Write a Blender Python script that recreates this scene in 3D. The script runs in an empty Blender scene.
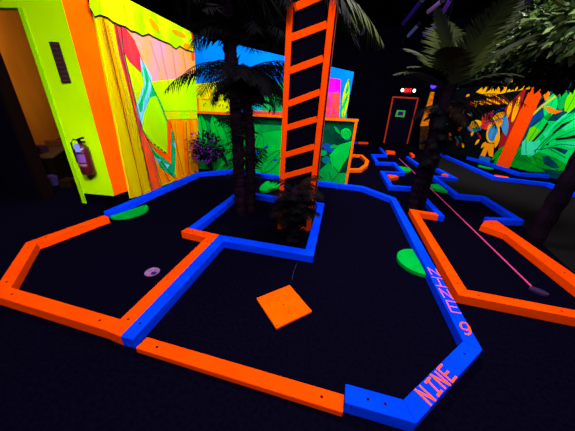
import bpy, bmesh, math, random
from mathutils import Vector, Matrix
random.seed(7)
S = bpy.context.scene
COL = S.collection

# ------------------------------------------------------------------ camera
W, H, F = 575.0, 431.0, 241.0
CH = 1.5
_p, _r = math.radians(24.6), math.radians(2.8)
FW = Vector((0, math.cos(_p), -math.sin(_p)))
_up = Vector((0, math.sin(_p), math.cos(_p))); _rt = Vector((1, 0, 0))
RT = _rt*math.cos(_r) + _up*math.sin(_r)
UP = -_rt*math.sin(_r) + _up*math.cos(_r)
cam_d = bpy.data.cameras.new('camera'); cam = bpy.data.objects.new('camera', cam_d); COL.objects.link(cam)
cam_d.sensor_width = 36; cam_d.lens = F/W*36; cam_d.clip_start = .02; cam_d.clip_end = 100
M3 = Matrix((RT, UP, -FW)).transposed().to_4x4(); M3.translation = Vector((0, 0, CH))
cam.matrix_world = M3
S.camera = cam

# ------------------------------------------------------------------ world, exposure, lights
S.view_settings.view_transform = 'Standard'; S.view_settings.look = 'None'
S.view_settings.gamma = 1; S.view_settings.exposure = 0; S.view_settings.use_curve_mapping = False
w = bpy.data.worlds.new('World'); S.world = w; w.use_nodes = True
w.node_tree.nodes['Background'].inputs[0].default_value = (.35, .3, .9, 1)
w.node_tree.nodes['Background'].inputs[1].default_value = .02
def area(name, loc, target, size, power, col, sizey=None):
    l = bpy.data.lights.new(name, 'AREA'); l.energy = power; l.color = col; l.size = size
    if sizey: l.shape = 'RECTANGLE'; l.size_y = sizey
    o = bpy.data.objects.new(name, l); COL.objects.link(o); o.location = loc
    o.rotation_euler = (Vector(target)-Vector(loc)).to_track_quat('-Z', 'Y').to_euler()
    return o
K = .93
a_ = area('added_fill_light', (.9, -1.2, 3.9), (-2.8, 3.4, .6), .6, 22, (1, .97, 1)); a_.data.spread = math.radians(40)  # narrow area light added out of view to brighten the yellow wall
area('added_fill_light', (-.6, -1.0, 4.3), (-.8, 2.4, 0), 1.6, 215*K, (1, .95, 1))  # this and the next ones: unseen area lights added to brighten course and murals
area('added_fill_light', (1.6, 1.0, 4.4), (1.4, 2.6, 0), 1.6, 130*K, (1, .95, 1))
area('added_fill_light', (.6, 3.4, 4.4), (-2.2, 4.2, 1.0), 1.2, 190*K, (1, .95, 1))
area('added_fill_light', (.5, 3.4, 4.4), (.2, 6.0, .8), 1.2, 205*K, (1, .95, 1))
area('added_fill_light', (4.0, 5.0, 4.4), (7.3, 7.2, 1.0), 1.2, 330*K, (1, .97, .95))
area('added_fill_light', (3.0, 7.0, 4.4), (3.3, 8.2, 0), 1.2, 130*K, (.9, .85, 1))

sp = bpy.data.lights.new('spot_lamp', 'SPOT'); sp.energy = 34; sp.color = (.8, .75, 1); sp.spot_size = .42; sp.spot_blend = 1; sp.shadow_soft_size = .05
so = bpy.data.objects.new('spot_lamp', sp); COL.objects.link(so); so.location = (-.5, 1.8, 4.2); so.rotation_euler = (Vector((-2.2, 4.75, 1.95))-so.location).to_track_quat('-Z', 'Y').to_euler()

# ------------------------------------------------------------------ pixel helpers (photo pixel -> point of floor or wall)
def ray(x, y): return FW*F + RT*(x-W/2) - UP*(y-H/2)
def bp(x, y, z=0.0):
    d = ray(x, y); t = (z-CH)/d.z
    return Vector((d.x*t, d.y*t, z))
class Plane:
    def __init__(s, A, B):
        s.A = Vector((A[0], A[1], 0)); s.B = Vector((B[0], B[1], 0))
        s.u = (s.B-s.A).normalized(); s.n = Vector((s.u.y, -s.u.x, 0))
        if s.n.dot(Vector((0, 0, 0))-s.A) < 0: s.n = -s.n     # towards the viewer's side of the wall
    def at(s, x, y, off=0.0):
        d = ray(x, y); o = Vector((0, 0, CH)); A = s.A + s.n*off
        t = (A-o).dot(s.n)/d.dot(s.n); return o + d*t
    def P(s, u, z, off=0.0): q = s.A + s.u*u + s.n*off; q.z = z; return q

# ------------------------------------------------------------------ materials
def lin(c):
    r = []
    for v in c[:3]:
        v /= 255.0
        r.append(v/12.92 if v <= .04045 else ((v+.055)/1.055)**2.4)
    return (*r, 1)
_m = {}
def mat(name, c, c2=None, scale=(8, 8, 8), rough=.95, spec=.0, emit=0, contrast=(.35, .65), metal=0, bump=0):
    if name in _m: return _m[name]
    m = bpy.data.materials.new(name); m.use_nodes = True; nt = m.node_tree; b = nt.nodes['Principled BSDF']
    b.inputs['Roughness'].default_value = rough; b.inputs['Specular IOR Level'].default_value = spec
    b.inputs['Metallic'].default_value = metal
    tc = nt.nodes.new('ShaderNodeTexCoord'); mp = nt.nodes.new('ShaderNodeMapping'); mp.inputs['Scale'].default_value = scale
    nz = nt.nodes.new('ShaderNodeTexNoise'); nz.inputs['Scale'].default_value = 1; nz.inputs['Detail'].default_value = 5
    rp = nt.nodes.new('ShaderNodeValToRGB')
    rp.color_ramp.elements[0].position, rp.color_ramp.elements[1].position = contrast
    c2 = c2 or tuple(v*.93 for v in c)
    rp.color_ramp.elements[0].color = lin(c); rp.color_ramp.elements[1].color = lin(c2)
    nt.links.new(tc.outputs['Object'], mp.inputs[0]); nt.links.new(mp.outputs[0], nz.inputs[0])
    nt.links.new(nz.outputs['Fac'], rp.inputs[0]); nt.links.new(rp.outputs[0], b.inputs['Base Color'])
    if bump:
        bn = nt.nodes.new('ShaderNodeBump'); bn.inputs['Strength'].default_value = bump; bn.inputs['Distance'].default_value = .01
        nt.links.new(nz.outputs['Fac'], bn.inputs['Height']); nt.links.new(bn.outputs[0], b.inputs['Normal'])
    if emit:
        b.inputs['Emission Color'].default_value = lin(c); b.inputs['Emission Strength'].default_value = emit
    _m[name] = m; return m
ORANGE = mat('orange_paint', (255, 72, 0), (250, 64, 0), (3, 3, 30), bump=.15)
BLUE = mat('blue_paint', (2, 62, 255), (0, 52, 246), (3, 3, 30), bump=.15)
GREENPAD = mat('green_pad', (0, 165, 55), (0, 150, 45))
SCREW = mat('screw', (40, 12, 14))
CARPET = mat('dark_carpet', (4, 3, 14), (7, 5, 20), (40, 40, 40), rough=1, spec=0)
TURF = mat('grey_turf', (24, 22, 22), (19, 18, 18), (60, 60, 60), rough=1, spec=0)
BLACK = mat('black_wall', (6, 4, 16), (4, 3, 12), (2, 2, 2), rough=1, spec=0)
BARK = mat('palm_bark', (14, 7, 18), (34, 14, 32), (10, 10, 60), bump=.5, rough=1, spec=0)
BARK2 = mat('tree_bark', (12, 7, 17), (24, 12, 26), (6, 6, 2), bump=.5, rough=1, spec=0)
FROND = mat('palm_leaf', (14, 16, 16), (30, 34, 22), (4, 4, 4), rough=.7, spec=.1)
FROND2 = mat('palm_leaf_olive', (50, 58, 20), (24, 30, 18), (2, 2, 2), rough=.7, spec=.1)
FROND3 = mat('palm_leaf_dark', (6, 5, 10), (12, 10, 14), (4, 4, 4), rough=.8, spec=.05)
DRY = mat('dry_leaf', (34, 22, 18), (12, 9, 12), (6, 6, 6), rough=1)

# ------------------------------------------------------------------ builders
def tag(o, label=None, cat=None, group=None, kind=None):
    if label: o['label'] = label
    if cat: o['category'] = cat
    if group: o['group'] = group
    if kind: o['kind'] = kind
    return o
def empty(name, loc, label, cat, group=None):
    o = bpy.data.objects.new(name, None); COL.objects.link(o); o.location = loc; o.empty_display_size = .1
    return tag(o, label, cat, group)
class MB:
    def __init__(s): s.v = []; s.f = []; s.mi = []; s.mats = []
    def m(s, material):
        if material not in s.mats: s.mats.append(material)
        return s.mats.index(material)
    def add(s, vs, fs, material=None):
        n = len(s.v); s.v += [Vector(v) for v in vs]; k = s.m(material) if material else 0
        for f in fs: s.f.append([i+n for i in f]); s.mi.append(k)
    def prism(s, poly, z0, z1, material=None):
        n = len(poly)
        a = sum(poly[i][0]*poly[(i+1) % n][1]-poly[(i+1) % n][0]*poly[i][1] for i in range(n))
        if a < 0: poly = poly[::-1]
        s.add([(p[0], p[1], z0) for p in poly]+[(p[0], p[1], z1) for p in poly],
              [list(range(n))[::-1], list(range(n, 2*n))]+[[i, (i+1) % n, (i+1) % n+n, i+n] for i in range(n)], material)
    def slab(s, pts, nrm, t, material=None):          # polygon in 3-D thickened along -nrm
        n = len(pts); nrm = Vector(nrm)
        c = Vector((0, 0, 0))
        for i in range(n): c += Vector(pts[i]).cross(Vector(pts[(i+1) % n]))
        if c.dot(nrm) < 0: pts = pts[::-1]
        s.add([p for p in pts]+[Vector(p)-nrm*t for p in pts],
              [list(range(n)), list(range(n, 2*n))[::-1]]+[[(i+1) % n, i, i+n, (i+1) % n+n] for i in range(n)], material)
    def box(s, c, size, rz=0, material=None, axes=None):
        c = Vector(c); R = axes or Matrix.Rotation(rz, 3, 'Z'); h = Vector(size)/2
        vs = [c + R @ Vector((x*h.x, y*h.y, z*h.z)) for z in (-1, 1) for y in (-1, 1) for x in (-1, 1)]
        s.add(vs, [(0, 2, 3, 1), (4, 5, 7, 6), (0, 1, 5, 4), (2, 6, 7, 3), (0, 4, 6, 2), (1, 3, 7, 5)], material)
    def bar(s, a, b, wd, th, nrm, material=None):      # straight bar a->b, wd wide, th deep along nrm
        a, b = Vector(a), Vector(b); x = (b-a).normalized(); n = Vector(nrm).normalized(); y = n.cross(x).normalized()
        R = Matrix((x, y, n)).transposed(); s.box((a+b)/2, ((b-a).length, wd, th), axes=R, material=material)
    def tube(s, path, rad, seg=10, material=None, cap=True):
        path = [Vector(p) for p in path]; n = len(path); rads = rad if isinstance(rad, (list, tuple)) else [rad]*n
        vs = []; ref = Vector((0.31, .2, .93))
        for i, p in enumerate(path):
            d = (path[min(i+1, n-1)]-path[max(i-1, 0)]).normalized()
            r = ref if abs(d.dot(ref)) < .95 else Vector((1, 0, 0))
            x = d.cross(r).normalized(); y = d.cross(x)
            vs += [p+(x*math.cos(2*math.pi*k/seg)+y*math.sin(2*math.pi*k/seg))*rads[i] for k in range(seg)]
        fs = [(i*seg+k, (i+1)*seg+k, (i+1)*seg+(k+1) % seg, i*seg+(k+1) % seg) for i in range(n-1) for k in range(seg)]
        if cap: fs += [list(range(seg)), list(range((n-1)*seg, n*seg))[::-1]]
        s.add(vs, fs, material)
    def lathe(s, prof, c, seg=20, material=None):
        c = Vector(c); n = len(prof)
        vs = [c+Vector((r*math.cos(2*math.pi*k/seg), r*math.sin(2*math.pi*k/seg), z)) for r, z in prof for k in range(seg)]
        s.add(vs, [(i*seg+k, i*seg+(k+1) % seg, (i+1)*seg+(k+1) % seg, (i+1)*seg+k) for i in range(n-1) for k in range(seg)]
              + [list(range(seg))[::-1], list(range((n-1)*seg, n*seg))], material)
    def build(s, name, material=None, parent=None, bevel=0, smooth=False, origin=None):
        me = bpy.data.meshes.new(name)
        base = Vector(parent.get('_o', (0, 0, 0))) if parent else Vector(origin or (0, 0, 0))
        me.from_pydata([v-base for v in s.v], [], s.f)
        if s.mats:
            for m_ in s.mats: me.materials.append(m_)
            for p, k in zip(me.polygons, s.mi): p.material_index = k
        else: me.materials.append(material)
        if smooth:
            for p in me.polygons: p.use_smooth = True
        me.update(); o = bpy.data.objects.new(name, me); COL.objects.link(o)
        if parent: o.parent = parent; o['_o'] = tuple(base)
        else: o.location = base
        if bevel:
            bv = o.modifiers.new('bevel', 'BEVEL'); bv.width = bevel; bv.segments = 2; bv.limit_method = 'ANGLE'
        return o
def root(name, loc, label, cat, group=None):
    o = empty(name, loc, label, cat, group); o['_o'] = tuple(loc); return o
def struct(name, mb, m_, label=None):
    o = mb.build(name, m_); o['kind'] = 'structure'
    if label: tag(o, label, name.split('_')[0])
    return o

# ------------------------------------------------------------------ the setting
b = MB(); b.box((.5, 5.5, -.05), (18, 17, .1)); struct('floor', b, CARPET, 'black carpeted floor under all the mini golf holes')
b = MB(); b.box((.5, 5.5, 4.75), (18, 17, .1)); struct('ceiling', b, BLACK, 'black painted ceiling above the course')
b = MB(); b.box((.5, 12.72, 2.35), (17.8, .1, 4.7)); struct('wall_far', b, BLACK, 'black far wall holding the exit door')
b = MB(); b.box((.5, -2.95, 2.35), (17.8, .1, 4.7)); struct('wall_back', b, BLACK, 'black wall behind the viewer')
b = MB(); b.box((-8.45, 4.88, 2.35), (.1, 15.5, 4.7)); struct('wall_outer_left', b, BLACK, 'black outer wall at far left')
b = MB(); b.box((9.45, 4.88, 2.35), (.1, 15.5, 4.7)); struct('wall_outer_right', b, BLACK, 'black outer wall at far right')

YEL = mat('neon_yellow_paint', (180, 234, 0), (168, 226, 0), (2, 2, 2))
YEL2 = mat('neon_yellow_jamb', (150, 215, 0), (135, 200, 0), (2, 2, 2))
corner = bp(117, 206); jamb = bp(85, 203); Y1 = Plane((jamb.x, jamb.y), (corner.x, corner.y))
Lu = (corner-jamb).length
ljb = -.66
def wallbox(pl, u0, u1, z0, z1, t=.1, off=0):
    mb = MB(); a, c = pl.P(u0, 0, off), pl.P(u1, 0, off); a2, c2 = a-pl.n*t, c-pl.n*t
    mb.prism([a[:2], c[:2], c2[:2], a2[:2]], z0, z1); return mb
m1a = bp(131, 198); m1b = bp(198, 171); M1 = Plane((corner.x, corner.y), (m1b.x, m1b.y))
struct('wall_left', wallbox(Y1, .03, Lu, .16, 4.7), YEL, 'neon yellow painted wall between doorway and orange strip')
struct('baseboard_left', wallbox(Y1, .03, Lu-.004, 0, .16, .1, -.004), BLACK, 'black baseboard under the neon yellow wall')
hd = wallbox(Y1, ljb-.1, .03, 2.36, 4.7)
struct('wall_header', hd, YEL, 'neon yellow wall above the open doorway')
struct('trim_1', wallbox(Y1, -.03, .03, 0, 2.36, .16, .012), YEL2, 'yellow green door jamb beside the fire extinguisher')
struct('trim_2', wallbox(Y1, ljb-.07, ljb-.01, 0, 2.36, .16, .012), mat('brown_jamb', (15, 7, 7)), 'dark brown door jamb on left of doorway')
struct('wall_entry', wallbox(Y1, -3.6, ljb-.07, 0, 4.7), BLACK, 'black wall left of the open doorway')
# orange strip and mural carrier along the M1 direction
ORW = mat('orange_wall', (255, 92, 0), (255, 84, 0), (2, 2, 2))
us = (m1a-corner).dot(M1.u)
struct('trim_3', wallbox(M1, .002, us, .16, 2.95, .1), ORW, 'orange painted corner strip beside the yellow wall')
struct('baseboard_corner', wallbox(M1, .006, us, 0, .16, .094, -.004), BLACK, 'black base under the orange corner strip')

# back room behind the doorway
AMB = mat('amber_wall', (168, 96, 18), (150, 84, 14), (1, 1, 1))
bk1, bk2 = bp(28, 150, .5), bp(57, 137, .5)
R1 = Plane((bk1.x, bk1.y), (bk2.x, bk2.y))
b = MB(); a, c = R1.P(-1.0, 0), R1.P(3.2, 0)
b.prism([a[:2], c[:2], (c-R1.n*.1)[:2], (a-R1.n*.1)[:2]], 0, 4.7)
struct('wall_back_room', b, AMB, 'amber lit wall of the room behind the doorway')
r = root('low_counter', R1.P(.4, 0, .25), 'dark low counter with a pale edge along the amber wall', 'counter')
b = MB(); a, c = R1.P(-.6, 0, .02), R1.P(2.4, 0, .02)
b.prism([a[:2], c[:2], (c+R1.n*.45)[:2], (a+R1.n*.45)[:2]], .0, .44); b.build('body', mat('counter_dark', (16, 10, 9)), r)
b = MB(); b.prism([(a-R1.u*.02)[:2], (c+R1.u*.02)[:2], (c+R1.n*.47+R1.u*.02)[:2], (a+R1.n*.47-R1.u*.02)[:2]], .44, .47); b.build('worktop', mat('counter_top', (70, 50, 34)), r)
for k, (x, y, z, sz, c, lb) in enumerate([
        (36, 153, .47, (.3, .24, .12), (44, 26, 44), 'dull purple box on the low counter in the doorway'),
        (54, 146, .47, (.26, .12, .1), (70, 36, 18), 'brown box on the low counter near the yellow jamb'),
        (50, 186, 0, (.22, .16, .16), (44, 36, 84), 'lavender box on the floor inside the doorway'),
        (70, 186, 0, (.24, .18, .12), (24, 13, 10), 'dark brown carton on the floor beside the lavender box')]):
    p = bp(x, y, z); r = root('storage_box', (p.x, p.y, z+.002), lb, 'box', 'boxes in the back room')
    b = MB(); b.box((p.x, p.y, z+.002+sz[2]/2), sz, .3+k*.5); b.build('carton', mat('carton_%d' % k, c), r, bevel=.006)
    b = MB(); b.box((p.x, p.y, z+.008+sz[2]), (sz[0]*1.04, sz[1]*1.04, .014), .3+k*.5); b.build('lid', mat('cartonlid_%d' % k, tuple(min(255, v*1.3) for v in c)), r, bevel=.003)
p = bp(56, 150, .62)
l = bpy.data.lights.new('room_lamp', 'POINT'); l.energy = 125; l.color = (1, .72, .4); l.shadow_soft_size = .15
lo = bpy.data.objects.new('room_lamp', l); COL.objects.link(lo); q = Y1.P(-.3, 2.6, -1.3); lo.location = q

# ------------------------------------------------------------------ murals: painted panels on their walls
def paint(name, c1, c2=None, sc=(5, 5, .8), contrast=(.38, .62)): return mat('paint_'+name, c1, c2, sc, rough=1, spec=.0, contrast=contrast)
BLK = paint('ink', (18, 16, 26))
class Mural:
    def __init__(s, pl): s.pl = pl; s.mb = MB(); s.k = 0
    def base(s, px, m_, t=.03):
        s.mb.slab([s.pl.at(x, y, .03) for x, y in px], s.pl.n, t, m_); s.k = 0
    def poly(s, px, m_, lift=None):
        s.k += 1; off = .0305+s.k*.00035
        s.mb.add([s.pl.at(x, y, off) for x, y in px], [list(range(len(px)))], m_)
    def line(s, px, wd, m_):
        s.k += 1; off = .0305+s.k*.00035; q = [s.pl.at(x, y, off) for x, y in px]
        vs = []
        for i, p in enumerate(q):
            d = (q[min(i+1, len(q)-1)]-q[max(i-1, 0)]).normalized(); nn = s.pl.n.cross(d)*wd/2
            vs += [p+nn, p-nn]
        s.mb.add(vs, [(2*i, 2*i+1, 2*i+3, 2*i+2) for i in range(len(q)-1)], m_)
    def disc(s, c, rx, ry, m_, rot=0, n=16):
        s.poly([(c[0]+rx*math.cos(t)*math.cos(rot)-ry*math.sin(t)*math.sin(rot), c[1]+rx*math.cos(t)*math.sin(rot)+ry*math.sin(t)*math.cos(rot)) for t in [2*math.pi*i/n for i in range(n)]], m_)
    def leaf(s, a, b_, wd, m_, vein=None, bend=0):
        ax, ay = a; dx, dy = b_[0]-ax, b_[1]-ay; L = math.hypot(dx, dy); nx, ny = -dy/L, dx/L; L_, R_ = [], []
        for i in range(9):
            t = i/8; w_ = wd/2*math.sin(math.pi*min(1, t*.93+.07))**.8; cb = bend*math.sin(math.pi*t)
            L_.append((ax+dx*t+nx*(cb+w_), ay+dy*t+ny*(cb+w_))); R_.append((ax+dx*t+nx*(cb-w_), ay+dy*t+ny*(cb-w_)))
        s.poly(L_+R_[::-1], m_)
        if vein: s.line(L_+R_[::-1]+L_[:1], .008, BLK)
        if vein: s.line([(ax+dx*t+nx*bend*math.sin(math.pi*t), ay+dy*t+ny*bend*math.sin(math.pi*t)) for t in (0, .25, .5, .75, .95)], vein, BLK)
    def done(s, label):
        # group faces by triangulating concave paint shapes
        o = s.mb.build('mural', None); tag(o, label, 'mural'); return o

# --- left plank hut mural
mu = Mural(M1)
Ybase = paint('plank_yellow', (176, 206, 0), (226, 190, 20), (5, 5, .8), (.45, .7)); Yor = paint('plank_gold', (196, 176, 0), (196, 100, 0), (7, 7, .5), (.45, .75))
Ogr = paint('plank_orange', (255, 100, 0), (226, 170, 0), (6, 6, .6), (.4, .66)); Thatch = paint('thatch', (150, 226, 0), (224, 190, 10), (3, 3, .7), (.42, .68))
Pinkp = paint('plank_pink', (226, 150, 50), (226, 140, 160), (3, 3, 1.2)); Redl = paint('surf_red', (255, 26, 62), (255, 60, 50))
Brick = paint('plank_red', (240, 80, 10), (176, 50, 70), (5, 5, 1.2)); Surf = paint('surf_yellow', (160, 236, 0), (186, 226, 0), (2, 2, 1))
Sgreen = paint('surf_green', (0, 160, 92), (10, 190, 80)); Lblue = paint('light_blue', (120, 208, 216), (90, 180, 230)); OrV = paint('surf_orange', (255, 88, 0))
WhiteP = paint('pale_lavender', (226, 206, 226), (236, 190, 150), (3, 3, 1))
mu.base([(87, -22), (193, 33), (197, 105), (198.5, 171.5), (131, 198.5)], Ybase)
mu.poly([(92, -6), (116, 18), (129, 90), (152, 192), (131, 198.5)], Yor)
mu.poly([(116, 20), (194, 46), (196, 78), (158, 92), (140, 70)], Pinkp)
mu.poly([(113, 20), (121, 22), (124, 56), (136, 95), (146, 124), (162, 190), (152, 194), (141, 141), (131, 100), (119, 55)], Brick)
mu.poly([(146, 124), (162, 184), (178, 180), (172, 168), (152, 150)], Ogr)
mu.poly([(141, 72), (160, 90), (164, 112), (158, 112), (150, 96)], Ybase)
mu.poly([(150, 82), (196, 76), (197, 112), (163, 111)], Surf)
mu.poly([(165, 118), (198, 118), (198.5, 171.5), (178, 180), (172, 140)], Ogr)
for x0, x1 in ((176, 179), (184, 186), (191, 192)): mu.line([(x0-1, 121), (x1, 172)], .01, paint('plank_line', (190, 70, 0)))
mu.poly([(162, 111), (197, 111), (197.5, 119), (165, 120)], Thatch)
mu.line([(162, 111), (197, 111)], .008, BLK); mu.line([(165, 120), (197.5, 119)], .008, BLK)
mu.poly([(121, 24), (134, 40), (142, 60), (152, 85), (161, 104), (168, 123), (173, 132), (176, 152), (174.5, 178), (160, 168), (150, 148), (143, 130), (135, 100), (127, 68), (123, 50)], Sgreen)
mu.poly([(124, 52), (130, 62), (141, 72), (146, 86), (144, 100), (137, 104), (130, 76)], Ybase)
mu.poly([(146, 141), (156, 152), (171, 164), (171.5, 121), (167, 122), (167.5, 154), (155, 147), (143, 132)], OrV)
mu.poly([(143, 130), (142, 118), (150, 98), (156, 96), (162, 110), (167, 123), (167.5, 154), (155, 146)], Surf)
mu.poly([(140, 56), (146, 66), (152, 78), (151, 91), (147, 104), (144, 113), (142, 126), (139, 118), (136, 106), (140, 95), (144, 84), (143, 74), (141, 66)], Lblue)
mu.poly([(141.8, 63), (146.5, 72), (149, 80), (147.5, 90), (143.5, 101), (142, 112), (140, 112), (138.6, 105), (143, 94), (146, 84), (144.4, 74)], Sgreen)
mu.poly([(121, 24), (127, 30), (134, 40), (140, 54), (141.5, 73), (130, 62), (124, 52)], Redl)
mu.line([(121, 24), (134, 40), (142, 60), (152, 85), (161, 104), (168, 123)], .012, BLK)
mu.line([(124, 52), (130, 62), (141, 72.5)], .01, BLK); mu.line([(121, 24), (124, 52), (135, 100), (143, 130), (152, 150), (174.5, 178)], .012, BLK)
for t in range(6): mu.line([(147+t*3.4, 139+t*2.5), (149+t*3.4, 140.6+t*2.5)], .02, BLK)
mu.poly([(155, 157), (161, 160), (158.5, 164)], Lblue); mu.poly([(164, 163), (169.5, 165), (167, 169)], Lblue)
mu.poly([(173, 144), (175.5, 141), (175.5, 149)], Lblue)
mu.poly([(190, 31.5), (193, 33), (195, 60), (192, 60)], OrV)
thatch = [(87, -22), (190.5, 32), (194, 52), (186, 50), (180, 46), (176, 49), (170, 44), (160, 40), (152, 36), (149, 34), (143, 36), (136, 32), (131, 31), (126, 27), (119, 25), (113, 22), (108, 18), (100, 15), (95, 17), (90, 8)]
mu.poly(thatch, Thatch); mu.line(thatch[2:], .02, BLK)
for x, y in ((100, 5), (113, 10), (126, 14), (143, 24), (158, 30), (172, 38)): mu.line([(x-2, y-9), (x, y), (x, y+8)], .008, paint('thatch_line', (110, 160, 0)))
for (x, y, x2, y2) in ((160, 42, 170, 90), (172, 47, 178, 88), (183, 50, 188, 84), (150, 40, 160, 72), (108, 24, 140, 150), (103, 30, 132, 140)): mu.line([(x, y), (x2, y2)], .008, paint('plank_shadow', (150, 100, 60)))
mu.line([(131, 96), (150, 180)], .012, BLK)
for q_ in (((152, 150), (162, 186)), ((158, 160), (170, 182)), ((186, 121), (189, 174)), ((171, 124), (184, 176)), ((103, 18), (143, 196)), ((116, 24), (152, 193))): mu.line(list(q_), .014, paint('plank_gap', (120, 40, 0)))
for q_ in (((184, 44), (191, 49)), ((172, 30), (186, 37)), ((150, 18), (160, 33))): mu.leaf(*q_, 5, paint('thatch_orange', (250, 150, 0)))
mu.done('bright plank hut mural with a surfboard, left of the bougainvillea')
struct('wall_mural_left', wallbox(M1, us-.02, (m1b-corner).dot(M1.u)+.02, 0, 2.4, .1, -.002), BLACK, 'panel carrying the plank hut mural')

# --- half wall with green leaves, orange trim
M2 = Plane((-2.05, 5.78), (1.35, 4.86))
GB = paint('jungle_dark', (0, 44, 40), (4, 74, 44), (5, 5, 5)); GM = paint('leaf_mid', (0, 168, 62), (0, 146, 56), (5, 5, 5)); GL = paint('leaf_bright', (0, 204, 56), (0, 186, 62), (4, 4, 4))
NB = paint('leaf_blue', (10, 84, 190), (10, 60, 160)); TL = paint('leaf_teal', (0, 130, 140), (0, 106, 120)); OT = paint('trim_orange', (255, 112, 0))
mu = Mural(M2)
mu.base([(194, 111), (358, 119), (346.5, 188), (194, 180)], GB, .12)
mu.poly([(205, 150), (212, 138), (240, 128), (250, 124), (290, 126), (290, 180), (205, 176)], GM)
mu.poly([(199, 128), (206, 120), (214, 126), (222, 122), (236, 130), (236, 178), (199, 178)], GM)
mu.poly([(252, 134), (285, 130), (286, 180), (252, 180)], GL)
mu.leaf((203, 150), (200, 113), 11, GL, .01, 1); mu.leaf((226, 152), (212, 115), 14, GL, .01, -1)
mu.leaf((196, 165), (198, 135), 10, GM, .01); mu.leaf((214, 172), (236, 140), 12, GL, .01)
for q_ in (((206, 160), (214, 172)), ((220, 150), (228, 166)), ((238, 150), (244, 164))): mu.leaf(*q_, 4, GB)
mu.leaf((246, 170), (262, 133), 16, GL, .01); mu.leaf((262, 172), (282, 150), 12, GL, .01)
mu.disc((258, 153), 3.5, 2.2, NB, -.5); mu.disc((266, 147), 2.4, 1.4, NB, -.5); mu.disc((253, 147), 2, 3, BLK, .4); mu.disc((275, 160), 2.2, 1.3, NB)
mu.leaf((300, 160), (322, 132), 12, GM, .01)
mu.disc((329, 148), 7, 4, NB, .5); mu.disc((323, 153), 4, 3, GM); mu.disc((326, 160), 4, 4, TL); mu.disc((347, 138.5), 3, 2, TL)
mu.poly([(318, 181), (320, 170), (329, 162), (338.7, 172.5), (347.5, 172), (345.6, 186), (318, 186)], GM)
mu.poly([(329.6, 155), (338.7, 145), (351.6, 141), (348, 157), (342, 166), (338.7, 172.7), (333, 168), (330.6, 162)], GL)
mu.disc((346, 133.5), 5.3, 5.4, GL)
for k in range(5): mu.line([(342.5+k*1.8, 130+abs(k-2)*.6), (342+k*2, 138-abs(k-2)*.8)], .01, GB)
mu.leaf((340, 134), (334, 126), 3, GM); mu.leaf((330, 147), (338, 146), 4, GM)
mu.line([(338.7, 172.7), (347, 172.2)], .012, BLK); mu.line([(329, 172), (332, 182), (338.7, 172.7), (333, 166)], .012, BLK)
o = mu.done('green jungle leaf mural on the low wall behind the ladder')
r = o
def strip(pl, a, c, wd, th, off, m_, r, name):
    mb = MB(); mb.bar(pl.at(*a, off), pl.at(*c, off), wd, th, pl.n, m_); return mb.build(name, None, r)
strip(M2, (195, 112), (358.4, 120.6), .045, .04, .052, OT, r, 'top_board'); strip(M2, (356.3, 121.8), (345.4, 188), .05, .04, .052, OT, r, 'side_board')

# --- tall murals farther back
M3_ = Plane((-2.6, 7.0), (1.9, 5.95))
mu = Mural(M3_)
SKY = paint('sky_blue', (0, 128, 255), (0, 112, 250), (1, 1, 1)); MAG = paint('magenta', (222, 0, 255), (240, 20, 200)); CY = paint('cyan', (0, 170, 220), (20, 190, 180)); RO = paint('red_orange', (240, 84, 30), (226, 50, 90), (9, 9, 5))
LY = paint('lime_yellow', (226, 232, 0), (180, 220, 0), (3, 3, 3)); GT = paint('green_tree', (20, 196, 92), (0, 150, 84), (8, 8, 8))
mu.base([(188, 33), (253, 48.7), (290, 57.5), (354, 72), (344, 128), (188, 122)], SKY)
mu.poly([(196, 84), (232, 80), (234, 116), (196, 116)], LY)
random.seed(3)
for k in range(26):
    x, y = random.uniform(203, 230), random.uniform(87, 107); mu.line([(x, y), (x+random.uniform(-1.5, 1.5), y+random.uniform(.8, 2))], .02, BLK)
mu.line([(211, 87), (211, 100), (202, 99)], .035, OT); mu.line([(197.5, 98), (198.5, 112), (229, 113.5)], .06, OrV)
mu.poly([(262, 84), (284, 82), (284, 116), (262, 116)], GT); mu.poly([(246, 90), (262, 86), (262, 112), (246, 112)], CY)
mu.poly([(244, 110), (290, 112), (290, 120), (244, 118)], RO)
for k in range(20):
    x, y = random.uniform(247, 282), random.uniform(76, 110); mu.leaf((x, y), (x+random.uniform(-4, 4), y+random.uniform(3, 7)), 2, BLK)
mu.poly([(326, 77), (341, 79.5), (339, 122), (322, 122)], MAG); mu.poly([(324, 93), (340.4, 92), (339, 124), (321, 122)], RO)
mu.poly([(341, 79.5), (341, 92), (338.6, 124), (346, 124), (347, 108), (341, 108)], CY)
mu.leaf((343, 118), (348.5, 78), 7, LY, .01); mu.leaf((341, 112), (349, 92), 3, GT); mu.leaf((346, 94), (348.6, 84), 3, GT)
mu.line([(331, 92), (329, 118)], .02, MAG)
for k in range(8): x = random.uniform(326, 339); y = random.uniform(84, 112); mu.line([(x, y), (x-1, y+4)], .02, paint('mauve', (190, 60, 180)))
mu.done('tall blue backdrop mural with yellow hut and magenta block behind the low wall')

struct('wall_backdrop', wallbox(M3_, (M3_.at(188, 60)-M3_.A).dot(M3_.u), (M3_.at(344, 122)-M3_.A).dot(M3_.u), 0, 1.9, .1, -.002), BLACK, 'black stud wall carrying the tall blue mural')

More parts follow.
